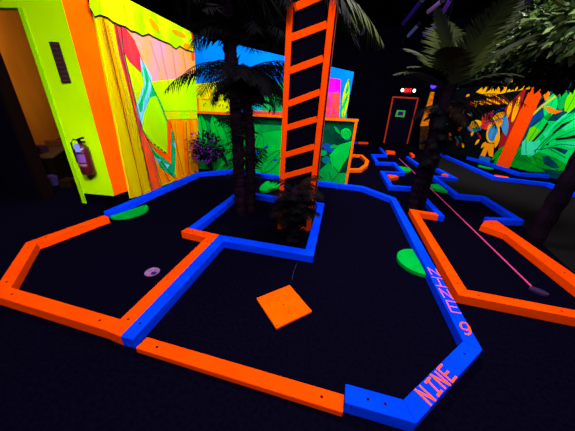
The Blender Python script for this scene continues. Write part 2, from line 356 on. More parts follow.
# --- right wall
M4 = Plane((6.5, 9.3), (7.3, 6.4))
mu = Mural(M4)
JD = paint('jungle_black', (6, 16, 18), (8, 8, 16), (3, 3, 3)); JT = paint('deep_teal', (0, 70, 74), (0, 50, 66), (2, 2, 2)); EM = paint('emerald', (0, 206, 96), (0, 188, 70), (2, 2, 2))
AQ = paint('aqua', (52, 214, 156), (20, 200, 120), (2, 2, 2)); LM = paint('lime', (104, 212, 0), (70, 200, 0), (2, 2, 2)); GO = paint('gold', (255, 186, 0), (246, 150, 0), (3, 3, 3)); RD = paint('scarlet', (236, 62, 24), (200, 36, 30), (3, 3, 3))
BB = paint('belly_blue', (60, 146, 190), (40, 120, 190)); KG = paint('kelly', (0, 160, 24), (0, 130, 30), (2, 2, 2)); DR = paint('dark_red', (150, 26, 26))
mu.base([(441, 70), (640, 70), (640, 205), (551, 178), (495, 167), (447, 152)], JD)
# painted jungle, left of the orange column
mu.poly([(476, 92), (486, 84), (512, 80), (532, 76), (530, 89), (507, 92), (490, 97)], GO)
for k in range(9): mu.leaf((512-k*4, 104), (500-k*5, 94+k*1.5), 3, GO if k % 2 else DR)
mu.poly([(505, 108), (527, 86), (518, 118), (509, 150), (498, 150), (503, 128)], DR)
mu.leaf((512, 122), (520, 96), 5, GO); mu.leaf((507, 118), (512, 100), 4, GO)
mu.poly([(482, 116), (494, 110), (492, 124), (486, 130), (481, 128)], RD)
mu.disc((476, 124), 6, 4, GO, -.2); mu.line([(467, 128), (474, 131), (481, 128)], .12, BB)
mu.leaf((503, 112), (506, 136), 8, BB); mu.leaf((492, 122), (505, 112), 8, GO); mu.leaf((488, 130), (503, 120), 9, GO)
mu.disc((493, 133), 6.6, 10.4, GO, .25); mu.disc((493, 133), 5, 8.6, BB, .25); mu.line([(484, 124), (493, 121), (503, 118)], .03, NB); mu.line([(486, 117), (495, 112), (504, 108)], .03, NB)
for k in range(4): mu.line([(484, 114+k*3), (492, 112+k*3)], .02, DR)
mu.leaf((499, 132), (495, 148), 5, GO); mu.leaf((486, 142), (481, 148), 3, GO)
mu.poly([(486, 143), (494, 144), (493, 157), (489, 156), (487.5, 150), (485, 157), (480.5, 155)], paint('orange_leg', (255, 150, 10)))
mu.poly([(480, 155), (491, 158), (489, 164), (478, 161)], paint('blue_foot', (20, 100, 180)))
mu.leaf((492, 160), (504, 146), 4, KG); mu.leaf((494, 164), (502, 154), 4, KG)
for k in range(14):
    x, y = random.uniform(450, 480), random.uniform(100, 146); mu.leaf((x, y), (x+random.uniform(-5, 5), y+random.uniform(3, 8)), 2.4, [GO, DR, KG, TL][k % 4])
for k in range(16):
    x, y = random.uniform(446, 476), random.uniform(92, 142); mu.leaf((x, y), (x+random.uniform(-4, 4), y+random.uniform(3, 7)), 2.6, [GO, RD, OT, TL][k % 4])
# leaves right of the column
mu.poly([(508, 166), (529, 120), (544, 86), (640, 70), (640, 205), (551, 178)], JT)
mu.poly([(508, 166), (520, 146), (532, 158), (545, 172), (530, 171)], KG)
for k in range(9): mu.line([(512+k*2.1, 152+k*.8+6), (518+k*2.2, 149.5+k*1.3)], .02, GB)
for k in range(7): mu.line([(529+k*2, 127-k*1.6), (533+k*2.2, 116-k*1.2)], .02, NB)
mu.leaf((546, 118), (556, 92), 13, EM, .01); mu.leaf((560, 110), (566, 88), 9, GM); mu.leaf((566, 112), (580, 86), 13, LM, .01); mu.leaf((584, 110), (600, 80), 14, EM)
mu.leaf((532, 108), (546, 98), 5, JD)
mu.line([(532.5, 115), (542, 106), (556, 96), (566, 88)], .06, paint('stalk', (190, 190, 50)))
mu.poly([(541, 107), (550, 106.5), (556, 110), (563, 111), (555, 114), (549, 113.5), (546, 109)], paint('bird_orange', (255, 120, 10)))
mu.poly([(545, 101), (543.6, 95), (546, 86), (549.5, 88), (550, 94), (548, 99)], paint('bird_orange', (255, 120, 10)))
mu.poly([(555, 97), (560, 90), (568, 84), (567, 90)], GO)
mu.leaf((537, 128), (552, 112), 6, KG)
# big monstera
mu.poly([(524, 152), (523, 142), (531, 128), (544, 118), (549, 121), (556, 121), (566, 115), (580, 110), (600, 96), (615, 110), (612, 150), (590, 165), (573, 162), (566, 166), (548, 158), (528, 157)], EM)
mu.line([(524, 143), (530, 128), (544, 118), (548.5, 121), (540, 133), (533, 142), (536, 144), (550, 131), (562, 121), (575, 112), (600, 96)], .016, GB)
mu.poly([(560, 128), (580, 112), (596, 104), (580, 124), (566, 131)], paint('emerald_pale', (30, 220, 120), (0, 190, 80)))
mu.poly([(556, 143), (574, 141), (584, 146), (570, 148)], AQ)
mu.poly([(521, 155), (522, 142), (527, 138), (532, 142), (540, 140), (540, 148), (534, 155)], AQ)
mu.poly([(530, 157), (539, 152), (556, 158), (573, 168), (560, 171), (541, 168), (532, 164)], KG)
mu.poly([(525, 141), (530, 128), (534, 126), (540, 130), (533, 140)], LM)
mu.poly([(543, 134), (562, 116), (572, 110), (556, 124), (546, 138)], AQ)
mu.poly([(531.5, 141.5), (541, 131), (547, 122), (548.5, 124), (543, 132), (534, 141.5)], BLK)
mu.poly([(552, 133), (562, 124), (574, 119), (566, 125), (555, 133)], BLK)
mu.poly([(554.5, 138.5), (566, 137), (578, 134), (578, 138), (566, 139.5), (556, 140.5)], BLK)
mu.poly([(546, 144.5), (549, 143.2), (549, 144.6), (546.5, 145.6)], BLK)
mu.poly([(547.5, 147.5), (556, 147), (568, 150), (565, 154.5), (560, 152), (554, 148.8)], JT)
mu.poly([(542, 156.5), (548, 156), (557, 164), (560, 168), (552, 168), (544, 164)], JT)
mu.line([(534, 150), (548, 148), (566, 158)], .015, GB)
for q_ in (((540, 149), (552, 140), (575, 130)), ((540, 150), (560, 144), (580, 146)), ((542, 146), (556, 132), (578, 116)), ((532, 156), (541, 160), (558, 170)), ((526, 153), (526, 140)), ((541, 121), (529, 141)), ((538, 166), (534, 156), (536, 150))): mu.line(list(q_), .012, GB); mu.line([(534, 152), (545, 140), (566, 124)], .015, GB)
mu.leaf((575, 176), (596, 150), 12, LM)
mu.done('tropical monstera and jungle mural on the right wall')
r = root('wall_column', M4.at(502, 166, .05)*1, 'wide orange painted board dividing the right wall mural', 'board')
r.location.z = 0; r['_o'] = tuple(r.location)
b = MB(); q = [M4.at(495, 167, .07), M4.at(508.5, 169, .07), M4.at(543.5, 91, .07), M4.at(556, 60, .07), M4.at(543, 60, .07), M4.at(529.5, 90, .07)]
for v in q[:2]: v.z = .001
b.slab(q, M4.n, .03, ORANGE); b.build('board', None, r)
u0 = (M4.at(441, 70)-M4.A).dot(M4.u); u1 = (M4.at(640, 70)-M4.A).dot(M4.u)
struct('wall_right', wallbox(M4, u0, u1+.5, 0, 4.7, .1, -.002), BLACK, 'black right wall behind the murals')

# --- distant orange painted boards beside the exit door
MF = Plane((3.0, 10.9), (8.0, 10.9))
r = root('painted_board', MF.at(430, 150, 0), 'orange yellow board leaning beside the palm near the exit door', 'board'); r.location.z = 0; r['_o'] = tuple(r.location)
b = MB(); b.slab([MF.at(*p) for p in ((431, 92), (434.5, 92), (428, 127), (420.5, 126))], MF.n, .05, paint('board_orange', (240, 140, 10), (200, 100, 20), (9, 9, 9))); b.build('upright', None, r)
b = MB(); b.slab([MF.at(*p) for p in ((433.5, 111), (439, 110), (438, 113.5), (433, 113.5))], MF.n, .05, paint('board_orange', (240, 140, 10))); b.build('crosspiece', None, r)
b = MB(); b.slab([MF.at(*p) for p in ((420.5, 126), (429, 126), (429, 154), (419, 154))], MF.n-Vector((0, .0, 0)), .05, paint('board_dark', (46, 24, 20), (90, 50, 16), (12, 12, 12), (.5, .7))); b.build('lower_board', None, r)

# --- exit door, sign
D = Plane((3.0, 12.66), (8.0, 12.66))
b = MB(); b.slab([D.at(*p, .03) for p in ((393.5, 97), (417.6, 98.5), (407, 146), (384, 144.5))], D.n, .025); o = struct('door_1', b, mat('door_black', (10, 8, 26)), 'black exit door with red orange outline')
DT = mat('door_trim', (226, 60, 34))
for n_, (p, q) in enumerate((((393, 96.8), (383.6, 144)), ((392.6, 97), (418.4, 98.4)), ((418, 98.4), (406.8, 145)))):
    b = MB(); b.bar(D.at(*p, .05), D.at(*q, .05), .06, .03, D.n); o2 = b.build('door_trim', DT); o2.parent = o
r = root('door_sign', D.at(400, 113, .06), 'small sign with bright green border and purple centre on the exit door', 'sign')
q = [D.at(*p, .075) for p in ((397.2, 110), (405.6, 110.6), (404.2, 117.2), (395, 116.6))]
GN = mat('sign_green', (70, 215, 90))
b = MB(); b.slab(q, D.n, .02, GN); b.build('border', None, r)
c_ = sum(q, Vector())/4; b = MB(); b.slab([c_+(v-c_)*.6+D.n*.004 for v in q], D.n, .006, mat('sign_purple', (60, 26, 110))); b.build('panel', None, r)
r = root('exit_sign', D.at(407.8, 90.5, .06), 'red lit exit sign with two white emergency lamps above the far door', 'sign')
c_ = D.at(407.8, 90.5, .06)
b = MB(); b.box(c_, (.34, .08, .2)); b.build('housing', mat('sign_housing', (120, 20, 24)), r, bevel=.01)
RED = mat('exit_red', (255, 40, 50), emit=2.2)
b = MB(); fx = c_.x; 
def glyph(mb, ch, x, z, wd, ht, y, th):
    seg = {'E': [((0, 0), (0, 1)), ((0, 0), (1, 0)), ((0, .5), (.8, .5)), ((0, 1), (1, 1))], 'X': [((0, 0), (1, 1)), ((0, 1), (1, 0))], 'I': [((.5, 0), (.5, 1))], 'T': [((.5, 0), (.5, 1)), ((0, 1), (1, 1))]}[ch]
    for a, c in seg: mb.bar((x+a[0]*wd, y, z+a[1]*ht), (x+c[0]*wd, y, z+c[1]*ht), th, .006, (0, -1, 0))
for i, ch in enumerate('EXIT'): glyph(b, ch, fx-.145+i*.075, c_.z-.07, .05, .14, c_.y-.046, .02)
b.build('lettering', RED, r)
for sx in (-1, 1):
    b = MB(); b.tube([(fx+sx*.27, c_.y+.02, c_.z), (fx+sx*.27, c_.y-.05, c_.z)], [.05, .08], 14); b.tube([(fx+sx*.16, c_.y, c_.z), (fx+sx*.27, c_.y, c_.z)], .015, 8)
    k = b.build('lamp_head', mat('lamp_shell', (60, 60, 60)), r)
    b = MB(); b.tube([(fx+sx*.27, c_.y-.051, c_.z), (fx+sx*.27, c_.y-.062, c_.z)], .07, 14); o = b.build('bulb', mat('lamp_white', (255, 250, 235), emit=2.5), k)
# light purple party lamp
pl = bp(433.3, 85.2, 2.6) if False else None
d = ray(433.2, 85.2); t = 9.0/d.y; q = Vector((0, 0, CH))+d*t
r = root('purple_lamp', q, 'small glowing purple spot lamp above the orange board', 'lamp')
b = MB(); b.tube([q+Vector((0, .12, .04)), q+Vector((0, .03, 0)), q+Vector((0, -.02, -.01))], [.05, .1, .11], 14); b.build('shell', mat('lamp_case', (14, 12, 24)), r)
b = MB(); b.tube([q+Vector((0, -.021, -.01)), q+Vector((0, -.04, -.012))], .09, 14); b.build('lens', mat('lens_purple', (70, 30, 255), emit=2.5), r)
b = MB(); b.tube([q+Vector((0, .1, .04)), q+Vector((0, .1, 4.69-q.z))], .012, 8); b.build('drop_rod', mat('lamp_case', (14, 12, 24)), r)

# --- glints of light on ceiling ducts, put in as dim glowing tubes
DUCT_GLINTS = [((408, 36), (419, 24), (80, 90, 150), 'grey blue'), ((424, 35), (441, 22), (88, 34, 170), 'bright violet'), ((398, 49), (403, 41), (100, 90, 140), 'short grey'),
      ((428, 12), (443, 0), (96, 70, 120), 'mauve'), ((503, 12), (528, 1), (70, 66, 76), 'pale grey'), ((362, 34), (367, 23), (50, 60, 120), 'dim blue'),
      ((403, 24), (422, 0), (36, 20, 110), 'long deep violet'), ((443, 12), (452, -3), (84, 40, 150), 'narrow violet')]
for (p1, p2, c, nm) in DUCT_GLINTS:
    a, c2 = bp(*p1, 4.2), bp(*p2, 4.2)
    r = root('duct_glint', (a+c2)/2, '%s glint on a ceiling duct, put in as a dim glowing tube' % nm, 'tube light', None)
    dd = (c2-a).normalized(); b = MB(); b.tube([a, c2], .055, 12); b.build('tube', mat('tube_'+nm, c, emit=.3), r)
    for s_ in (a, c2):
        b = MB(); b.tube([s_-dd*.03, s_+dd*.03], .07, 12); k = b.build('end_cap', mat('tube_cap', (16, 14, 26)), r)
        b = MB(); b.tube([s_+Vector((0, 0, .05)), s_+Vector((0, 0, .49))], .003, 6); b.build('hanger', mat('tube_cap', (16, 14, 26)), r)

# ------------------------------------------------------------------ course borders
RW, RH = .1, .09
def off_poly(pts, side, w_):
    out = []; n = len(pts)
    for i in range(n):
        dirs = []
        if i > 0: dirs.append((pts[i]-pts[i-1]).normalized())
        if i < n-1: dirs.append((pts[i+1]-pts[i]).normalized())
        ns = [Vector((d.y, -d.x))*side for d in dirs]
        m_ = sum(ns, Vector((0, 0))).normalized(); k = 1/max(.35, m_.dot(ns[0]))
        out.append(pts[i]+m_*w_*k)
    return out
def board(r, poly, material, z0=0, z1=RH, screws=True, ends=None, name='board'):
    b = MB(); b.prism(poly, z0+.001, z1); o = b.build(name, material, r, bevel=.004)
    if screws:
        c0 = (Vector(poly[0])+Vector(poly[3]))/2; c1 = (Vector(poly[1])+Vector(poly[2]))/2; d = (c1-c0).normalized()
        for q in (c0+d*.12, c1-d*.12):
            mb = MB(); mb.tube([(q.x, q.y, z1-.004), (q.x, q.y, z1+.0012)], .0085, 10); mb.build('screw_head', SCREW, o)
    return o
def run(px, side, material, label, mats=None, screws=True, w_=RW, z1=RH, group=None):
    """px: photo pixels of the top edge; side: +1 right of travel, -1 left, 0 centre"""
    e = [bp(x, y, z1).xy for x, y in px]
    if side == 0: A, B = off_poly(e, 1, w_/2), off_poly(e, -1, w_/2)
    else: A, B = e, off_poly(e, side, w_)
    c = e[0]
    r = root('course_border', (c.x, c.y, 0), label, 'border', group or 'raised wooden borders of the holes')
    for i in range(len(e)-1): board(r, [A[i], A[i+1], B[i+1], B[i]], (mats[i] if mats else material), z1=z1, screws=screws)
    return r, A, B
def polys(lst, material, label, z1=RH, screws=True):
    q0 = bp(*lst[0][0], z1); r = root('course_border', (q0.x, q0.y, 0), label, 'border', 'raised wooden borders of the holes')
    for i, pp in enumerate(lst):
        q = [bp(x, y, z1).xy for x, y in pp]; board(r, q, material[i] if isinstance(material, list) else material, z1=z1, screws=screws)
    return r

# hole nine
r1, A, B = run([(108.6, 216.6), (37.3, 242.4), (11.0, 287.2), (120.2, 318.9)], 1, ORANGE, 'orange border along the left side of hole nine, ending at the two-tone divider')
polys([[(107.3, 331), (206, 237.4), (219, 234.6), (120.2, 336.3)], [(206, 237.4), (181, 231.3), (187.3, 227.6), (219, 234.4)]], ORANGE, 'orange L shaped half of the two-tone divider, left of the island frame')
# blue island frame
e = [bp(188, 227.9, RH).xy, bp(238.5, 190.2, RH).xy, bp(318, 202.2, RH).xy]
isl = root('course_border', (e[0].x, e[0].y, 0), 'blue frame around the palms and ladder with a blue arm towards the viewer', 'border', 'raised wooden borders of the holes')
q = [bp(120.2, 336.3, RH).xy, bp(219.2, 234.6, RH).xy, bp(223.8, 240.9, RH).xy, bp(132.3, 339.6, RH).xy]; board(isl, q, BLUE)
cr = bp(312.6, 263.4).xy; fl = bp(219.2, 234.6, RH).xy; brc = bp(324.5, 203.2, RH).xy
o1 = [fl, cr, brc]; dirs = (cr-fl).normalized()
inn = off_poly([fl, cr, brc], -1, RW)
board(isl, [fl, inn[1], cr, bp(223.8, 240.9, RH).xy], BLUE)
board(isl, [inn[1], inn[2], brc, cr], BLUE)
far_out = off_poly([e[0], e[1], brc], -1, 0.0)
ii = off_poly([e[0], e[1], brc], 1, RW)
board(isl, [e[0], e[1], ii[1], ii[0]], BLUE, screws=False); board(isl, [e[1], brc+(e[1]-brc).normalized()*RW, ii[2]+(e[1]-brc).normalized()*RW, ii[1]], BLUE, screws=False)
# low orange front board
zl = .045
polys([[(147, 336.8), (344.4, 394.6), (343, 412.6), (135.4, 347.9)]], ORANGE, 'low orange board closing the front of hole nine between the blue ends', z1=zl)
# big blue border
BP = [(103.4, 211.3), (197.4, 172), (234, 169.3), (330, 182.2), (363, 186), (396, 198), (482.6, 349.5), (416.5, 423.5), (344.9, 402.6)]
bigr, bA, bB = run(BP, 1, BLUE, 'long blue border around the back and right of hole nine, lettered NINE')

# lettering on two boards: strokes in a frame (origin, right, up)
G = {'N': [[(0, 0), (0, 1)], [(0, 1), (1, 0)], [(1, 0), (1, 1)]], 'I': [[(0, 0), (1, 0)], [(.5, 0), (.5, 1)], [(0, 1), (1, 1)]],
     'E': [[(0, 0), (0, 1)], [(0, 0), (1, 0)], [(0, .5), (.85, .5)], [(0, 1), (1, 1)]],
     '9': [[(1.0, .62), (.85, .42), (.5, .36), (.15, .45), (0, .68), (.15, .92), (.5, 1), (.85, .92), (1, .66), (.98, .4), (.8, .12), (.5, 0), (.2, .06)]]}
LET = mat('letter_pink_orange', (255, 88, 92), (255, 100, 70)); LET2 = mat('letter_orange', (255, 88, 34), (255, 84, 30))
_sz = [0]
def stroke(b, q, th, z):
    for i in range(len(q)-1):
        _sz[0] += 1; z2 = z+(_sz[0] % 12)*.00012; a, c = Vector((*q[i], z2)), Vector((*q[i+1], z2)); d = (c-a).normalized()*th*.4
        b.bar(a-d, c+d, th, .0012, (0, 0, 1))
def letters(parent, px_quads, text, m_, th):
    """each quad: photo pixels of the glyph's bottom-left, bottom-right, top-left corner"""
    for ch, (bl, br, tl) in zip(text, px_quads):
        o, rx, uy = bp(*bl, RH+.001).xy, bp(*br, RH+.001).xy, bp(*tl, RH+.001).xy
        b = MB()
        for s_ in G[ch]: stroke(b, [o+(rx-o)*x+(uy-o)*y for x, y in s_], th, RH+.0012)
        b.build('lettering', m_, parent)
kids = [o for o in bpy.data.objects if o.parent == bigr]
bd_right, bd_near = kids[5], kids[6]
letters(bd_right, [((431.7, 274.4), (440.3, 276), (427.6, 267.5)), ((436.2, 285.3), (446.8, 287.3), (432, 277)), ((444.3, 297.6), (453, 299), (438.8, 288.5)), ((451.2, 311.7), (461, 313.5), (446, 300.5))], 'NINE', LET, .009)
letters(bd_right, [((464, 334.6), (472.5, 334.5), (459, 322.6))], '9', LET2, .012)
letters(bd_near, [((430.6, 404.6), (435, 400.2), (415.6, 390)), ((437.6, 395.6), (441.6, 390.8), (425.5, 382.5)), ((445, 388.3), (449.8, 385), (430.8, 375)), ((452, 382), (456, 377), (437.5, 369.3))], 'NINE', LET2, .0125)

# right hole and beyond
run([(438.6, 215.6), (418, 212.3), (467, 289.5), (575, 310), (640, 322.3)], 1, ORANGE, 'orange border of the pole hole, running beside the lettered blue border to the right edge')
run([(380.2, 147.6), (386.2, 154.6), (372.4, 154.4), (377.2, 162), (394, 162.6), (403, 172.4), (382.3, 171.4), (391, 185.6), (414.3, 187.2), (441.6, 215.9)], 0, BLUE, 'zigzag blue border on the left side of the pole hole', screws=False)
polys([[(387.5, 174.6), (396, 175.3), (399, 176.8), (390, 178.2)]], ORANGE, 'small orange block in the notch of the zigzag blue border', screws=False, z1=.075)
polys([[(385.5, 150.2), (394.5, 151), (395.4, 152.3), (387, 151.9)]], ORANGE, 'small orange block at the far end of the zigzag border', screws=False)
polys([[(409.5, 152.6), (412.5, 152.8), (415, 155.4), (412, 155.4)]], ORANGE, 'small orange block beyond the short blue border near the exit door', screws=False)
run([(407.4, 156.4), (420.6, 165.6)], 0, BLUE, 'short straight blue border left of the double palm trunk', screws=False)
run([(437.5, 168.6), (455.2, 177.8), (433.2, 175.8), (457.5, 194.4), (483.5, 196.6), (519.2, 219.2), (487, 218.2)], 0, BLUE, 'zigzag blue border between the pole hole and the grey turf', screws=False)
polys([[(441.5, 174), (448.2, 173.4), (451.4, 175.8), (442.5, 175)]], ORANGE, 'small orange wedge in the first notch of the right zigzag border', screws=False, z1=.086)
polys([[(481, 225), (485.4, 220.4), (496.7, 220.4), (505.4, 233.5)], [(496.7, 220.4), (575, 274.5), (575, 286.5), (505.4, 233.5)], [(575, 274.5), (640, 319), (640, 331), (575, 286.5)]], ORANGE, 'thick orange border on the right side of the pole hole')
run([(441.5, 153.6), (495, 176.6), (549, 183), (576, 192.5), (620, 208)], 0, BLUE, 'long blue border on the far side of the grey turf', screws=False)
run([(468, 156.8), (479, 159.6), (505.6, 168), (519.5, 172.8), (549, 175)], 0, BLUE, 'blue border along the foot of the right wall', screws=False)
run([(564, 178.2), (600, 183)], 0, ORANGE, 'orange border at the foot of the right wall, right of the thick trunk', screws=False)
polys([[(494, 174.6), (508, 176.6), (509, 178), (497, 176.5)]], ORANGE, 'flat orange wedge behind the long blue border', screws=False, z1=.085)
polys([[(562.5, 184.6), (567.5, 185), (569, 187.2), (564, 187)]], ORANGE, 'tiny orange wedge right of the thick trunk', screws=False, z1=.085)
run([(349, 154.0), (361.3, 154.9), (367.3, 160.4), (366.2, 164.6), (360.4, 168.8), (347, 168.8)], 0, mat('loop_orange', (255, 104, 0), (250, 96, 0)), 'orange loop shaped border right of the leaf mural', screws=False)
run([(358.3, 141.9), (368, 142.2)], 0, ORANGE, 'small orange border far behind the loop border', screws=False)
run([(353.5, 141.5), (357.3, 141.8)], 0, BLUE, 'tiny blue border end beside the far orange border', screws=False)

# grey turf of the right hole
b = MB(); q = [bp(x, y).xy for x, y in ((441, 156), (495, 181), (549, 188), (620, 214), (700, 330), (575, 274), (522, 226), (486, 200), (460, 198), (436, 179), (457, 181), (437, 171))]
b.prism(q, .0005, .004); o = b.build('putting_turf', TURF); tag(o, 'dark grey putting turf between the two blue borders on the right', 'turf')

# green pads
def pad(p1, p2, apex, label, z=.045):
    a, c, t = bp(*p1, z).xy, bp(*p2, z).xy, bp(*apex, z).xy
    m_ = (a+c)/2; h = (a-c)/2; n = Vector((-h.y, h.x)).normalized(); k = (t-m_).dot(n)
    poly = [m_+h*math.cos(math.pi*i/20)+n*k*math.sin(math.pi*i/20) for i in range(21)]
    b = MB(); b.prism(poly, .001, z); o = b.build('green_pad', GREENPAD, origin=(m_.x, m_.y, 0), bevel=.004)
    tag(o, label, 'pad', 'green half round pads')
pad((110, 216), (146, 204.5), (129, 216.5), 'green half round pad inside the left corner of hole nine')
pad((412.6, 249), (427.2, 274.5), (400, 263), 'green half round pad beside the letters on the right border of hole nine')
pad((438, 184), (450, 191.6), (436, 190.2), 'green half round pad at the second bend of the right zigzag border')
pad((397, 166), (404.5, 171), (406, 166), 'small green pad touching the left zigzag border')
pad((267, 181), (283, 183.5), (274, 193), 'green pad on the far border behind the small palm')
pad((480, 165), (494, 168.5), (486, 168), 'thin green pad in front of the right wall column', z=.03)

# orange plate, cup, pole
b = MB(); q = [bp(x, y, .02).xy for x, y in ((256.3, 298), (289.6, 284.8), (312, 311), (276.3, 328.2))]
c_ = sum(q, Vector((0, 0)))/4; r = root('orange_plate', (c_.x, c_.y, 0), 'flat square orange plate lying turned in the middle of hole nine', 'plate')
b.prism(q, .001, .02); pk = b.build('plate', mat('plate_orange', (255, 92, 0), (250, 84, 0)), r, bevel=.003)
for p in ((259, 298.8), (288.5, 287), (309, 310.5), (277, 325.5), (278.5, 297.5), (283.5, 304.5), (289, 311)):
    v = bp(*p, .02); mb = MB(); mb.tube([(v.x, v.y, .015), (v.x, v.y, .0212)], .0055, 10); mb.build('screw_head', mat('screw_dull', (120, 40, 10)), r)
v = bp(152.3, 272.2); r = root('golf_cup', (v.x, v.y, 0), 'pale pink round golf cup set in the black carpet left of the divider', 'cup')
b = MB(); b.lathe([(.066, .001), (.067, .006), (.06, .007), (.054, .003), (.0, .003)], (v.x, v.y, 0), 28); b.build('rim', mat('cup_pink', (150, 104, 150), (112, 74, 130), (30, 30, 30)), r, smooth=True)
b = MB(); b.lathe([(.024, .0035), (.022, .006), (0, .006)], (v.x+.022, v.y-.016, 0), 16); b.build('drain', mat('cup_dark', (44, 30, 110)), r)
r = root('long_pole', bp(532, 288), 'very long thin pink pole with a dark purple foot, lying along the pole hole', 'pole')
b = MB(); a, c = bp(531.5, 286.5, .03), bp(399, 158.5, .03); b.tube([a, (a+c)/2+Vector((0, 0, .01)), c], .009, 8); b.build('shaft', mat('pole_pink', (222, 66, 130), (200, 60, 120)), r)
b = MB(); a, c = bp(530.8, 287, .03), bp(545, 293.5, .02); dd = (c-a).normalized(); sd = Vector((dd.y, -dd.x, 0))
prof = [(-.01, .014), (.015, .03), (.05, .036), (.09, .034), (.12, .02), (.13, .004)]
b.prism([(a+dd*t+sd*w_).xy for t, w_ in prof]+[(a+dd*t-sd*w_).xy for t, w_ in prof[::-1]], .002, .03); b.build('foot', mat('pole_foot', (54, 36, 74)), r, bevel=.008)
b = MB(); b.tube([bp(297, 263.5, .004), bp(293.5, 272, .003), bp(292, 280, .003)], .0014, 6); o = b.build('thread', mat('thread_grey', (60, 60, 110)), None); tag(o, 'thin grey thread on the carpet between the island frame and the orange plate', 'thread')

# ------------------------------------------------------------------ ladder
LP = Plane(bp(279.5, 229).xy, bp(308, 231).xy)
r = root('ladder', bp(294, 230), 'tall bright orange ladder with crooked slanted rungs', 'ladder')
LO = mat('ladder_orange', (255, 74, 0), (255, 66, 0))
LT = .035
def rail_at(x0, y0, x1, y1, wd):
    a = LP.at(x0, y0); a.z = .002; c = LP.at(x1, y1); c = a+(c-a)*1.6
    b = MB(); b.bar(a, c, wd, LT, LP.n, LO); return b.build('side_rail', None, r, bevel=.003)
rail_at(279.8, 228.5, 290.4, 0, .058); rail_at(308, 231.5, 333, 0, .062)
for (xa, ya, xb, yb) in ((294, 8, 331, -8), (291, 38, 327, 24.5), (289.5, 71, 323, 58.5), (288, 104, 320, 92), (286, 128, 317, 119), (285, 155, 314.5, 146.5), (281, 177, 313, 168.5), (279, 214, 311, 209)):
    b = MB(); a, c = LP.at(xa, ya), LP.at(xb, yb); b.bar(a, c, .062, LT*.7, LP.n, LO); b.build('rung', None, r, bevel=.003)
b = MB(); a, c = LP.at(279, 226.2), LP.at(308, 228.4); a.z = c.z = .035; b.bar(a, c, .04, LT*.7, LP.n, LO); b.build('bottom_bar', None, r, bevel=.003)
def vpt(x, y, off, z=None):
    v = LP.at(x, y, off)
    if z is not None: v.z = z
    return v
bl, br_ = vpt(277.5, 229, -.02, .002), vpt(312, 229, -.02, .002); tl_ = LP.at(287.5, 0, -.02); tr_ = LP.at(338.5, 0, -.02)
tl2 = bl+(tl_-bl)*1.6; tr2 = br_+(tr_-br_)*1.6
b = MB(); b.slab([bl, br_, tr2, tl2], LP.n, .07, mat('panel_black', (7, 5, 16), rough=1, spec=0)); b.build('back_panel', None, r)
b = MB(); b.bar(br_+LP.n*.003, tr2+LP.n*.003, .008, .008, LP.n, mat('highlight_pink', (130, 62, 66))); b.build('edge_highlight', None, r)  # pink strip stands for the highlight along the panel edge

# ------------------------------------------------------------------ wall fittings
def ybox(px, py, off): return Y1.at(px, py, off)
r = root('wall_vent', ybox(60, 62, .02), 'narrow dark upright grille on the neon yellow wall', 'grille')
q = [ybox(*p, .02) for p in ((48.5, 41.5), (57.5, 42), (70, 82.5), (61.5, 83))]; b = MB(); b.slab(q, Y1.n, .018); b.build('frame', mat('vent_dark', (48, 30, 34)), r)
c_ = sum(q, Vector())/4
for k in range(9):
    t = (k+.5)/9; a = q[0].lerp(q[3], t); c = q[1].lerp(q[2], t); m_ = (a+c)/2; b = MB(); b.bar(a.lerp(c, .12)+Y1.n*.003, a.lerp(c, .88)+Y1.n*.003, .012, .006, Y1.n); b.build('slat', mat('vent_slat', (70, 46, 44)), r)
# extinguisher
t0, t1 = ybox(78.5, 143, .1), ybox(90, 174, .1); t1.x, t1.y = t0.x, t0.y
zt, zb = t0.z, t1.z
u_ = (t0-Y1.A).dot(Y1.u); ex = Y1.P(u_+.02, 0, .1)
r = root('fire_extinguisher', (ex.x, ex.y, zb), 'dark red fire extinguisher with pale tag hung on the neon yellow wall', 'extinguisher')
def E(u, z, n=0): return Vector((ex.x, ex.y, z))+Y1.u*u+Y1.n*n
ER = mat('extinguisher_red', (66, 4, 16), rough=.35, spec=.4); EB = mat('extinguisher_black', (16, 10, 22))
hgt = zt-zb; b = MB(); b.lathe([(.06, 0), (.078, .008), (.082, .03), (.082, hgt*.78), (.07, hgt*.88), (.036, hgt*.96), (.02, hgt)], (ex.x, ex.y, zb), 24); b.build('cylinder', ER, r, smooth=True)
b = MB(); b.lathe([(.022, 0), (.022, .03), (.016, .032), (.016, .05)], (ex.x, ex.y, zt-.005), 14); b.build('valve', EB, r)
b = MB(); b.bar(E(-.03, zt+.04), E(.08, zt+.075), .022, .02, Y1.n); b.build('lever', EB, r, bevel=.003)
b = MB(); b.bar(E(-.02, zt+.02), E(.08, zt+.02), .02, .018, Y1.n); b.build('carry_handle', EB, r, bevel=.003)
b = MB(); b.tube([E(-.0, zt+.03, .01), E(-.06, zt+.045, .02), E(-.1, zt, .03), E(-.1, zt-.12, .03), E(-.085, zb+.16, .03)], [.009, .009, .009, .009, .013], 8); b.build('hose', EB, r, smooth=True)
def wrap(z0, z1, a0, a1, m_, name):
    b = MB(); n = 8; vs = []
    for i in range(n+1):
        an = a0+(a1-a0)*i/n; dv = Y1.n*math.cos(an)+Y1.u*math.sin(an); p = Vector((ex.x, ex.y, 0))+dv*.0832
        vs += [(p.x, p.y, z0), (p.x, p.y, z1)]
    b.add(vs, [(2*i, 2*i+2, 2*i+3, 2*i+1) for i in range(n)]); b.build(name, m_, r)
wrap(zb+hgt*.42, zb+hgt*.68, -.9, .9, mat('ext_label', (116, 70, 130), (90, 50, 160)), 'label')
wrap(zb+hgt*.3, zb+hgt*.37, -.9, .9, mat('ext_band', (130, 90, 110)), 'band')
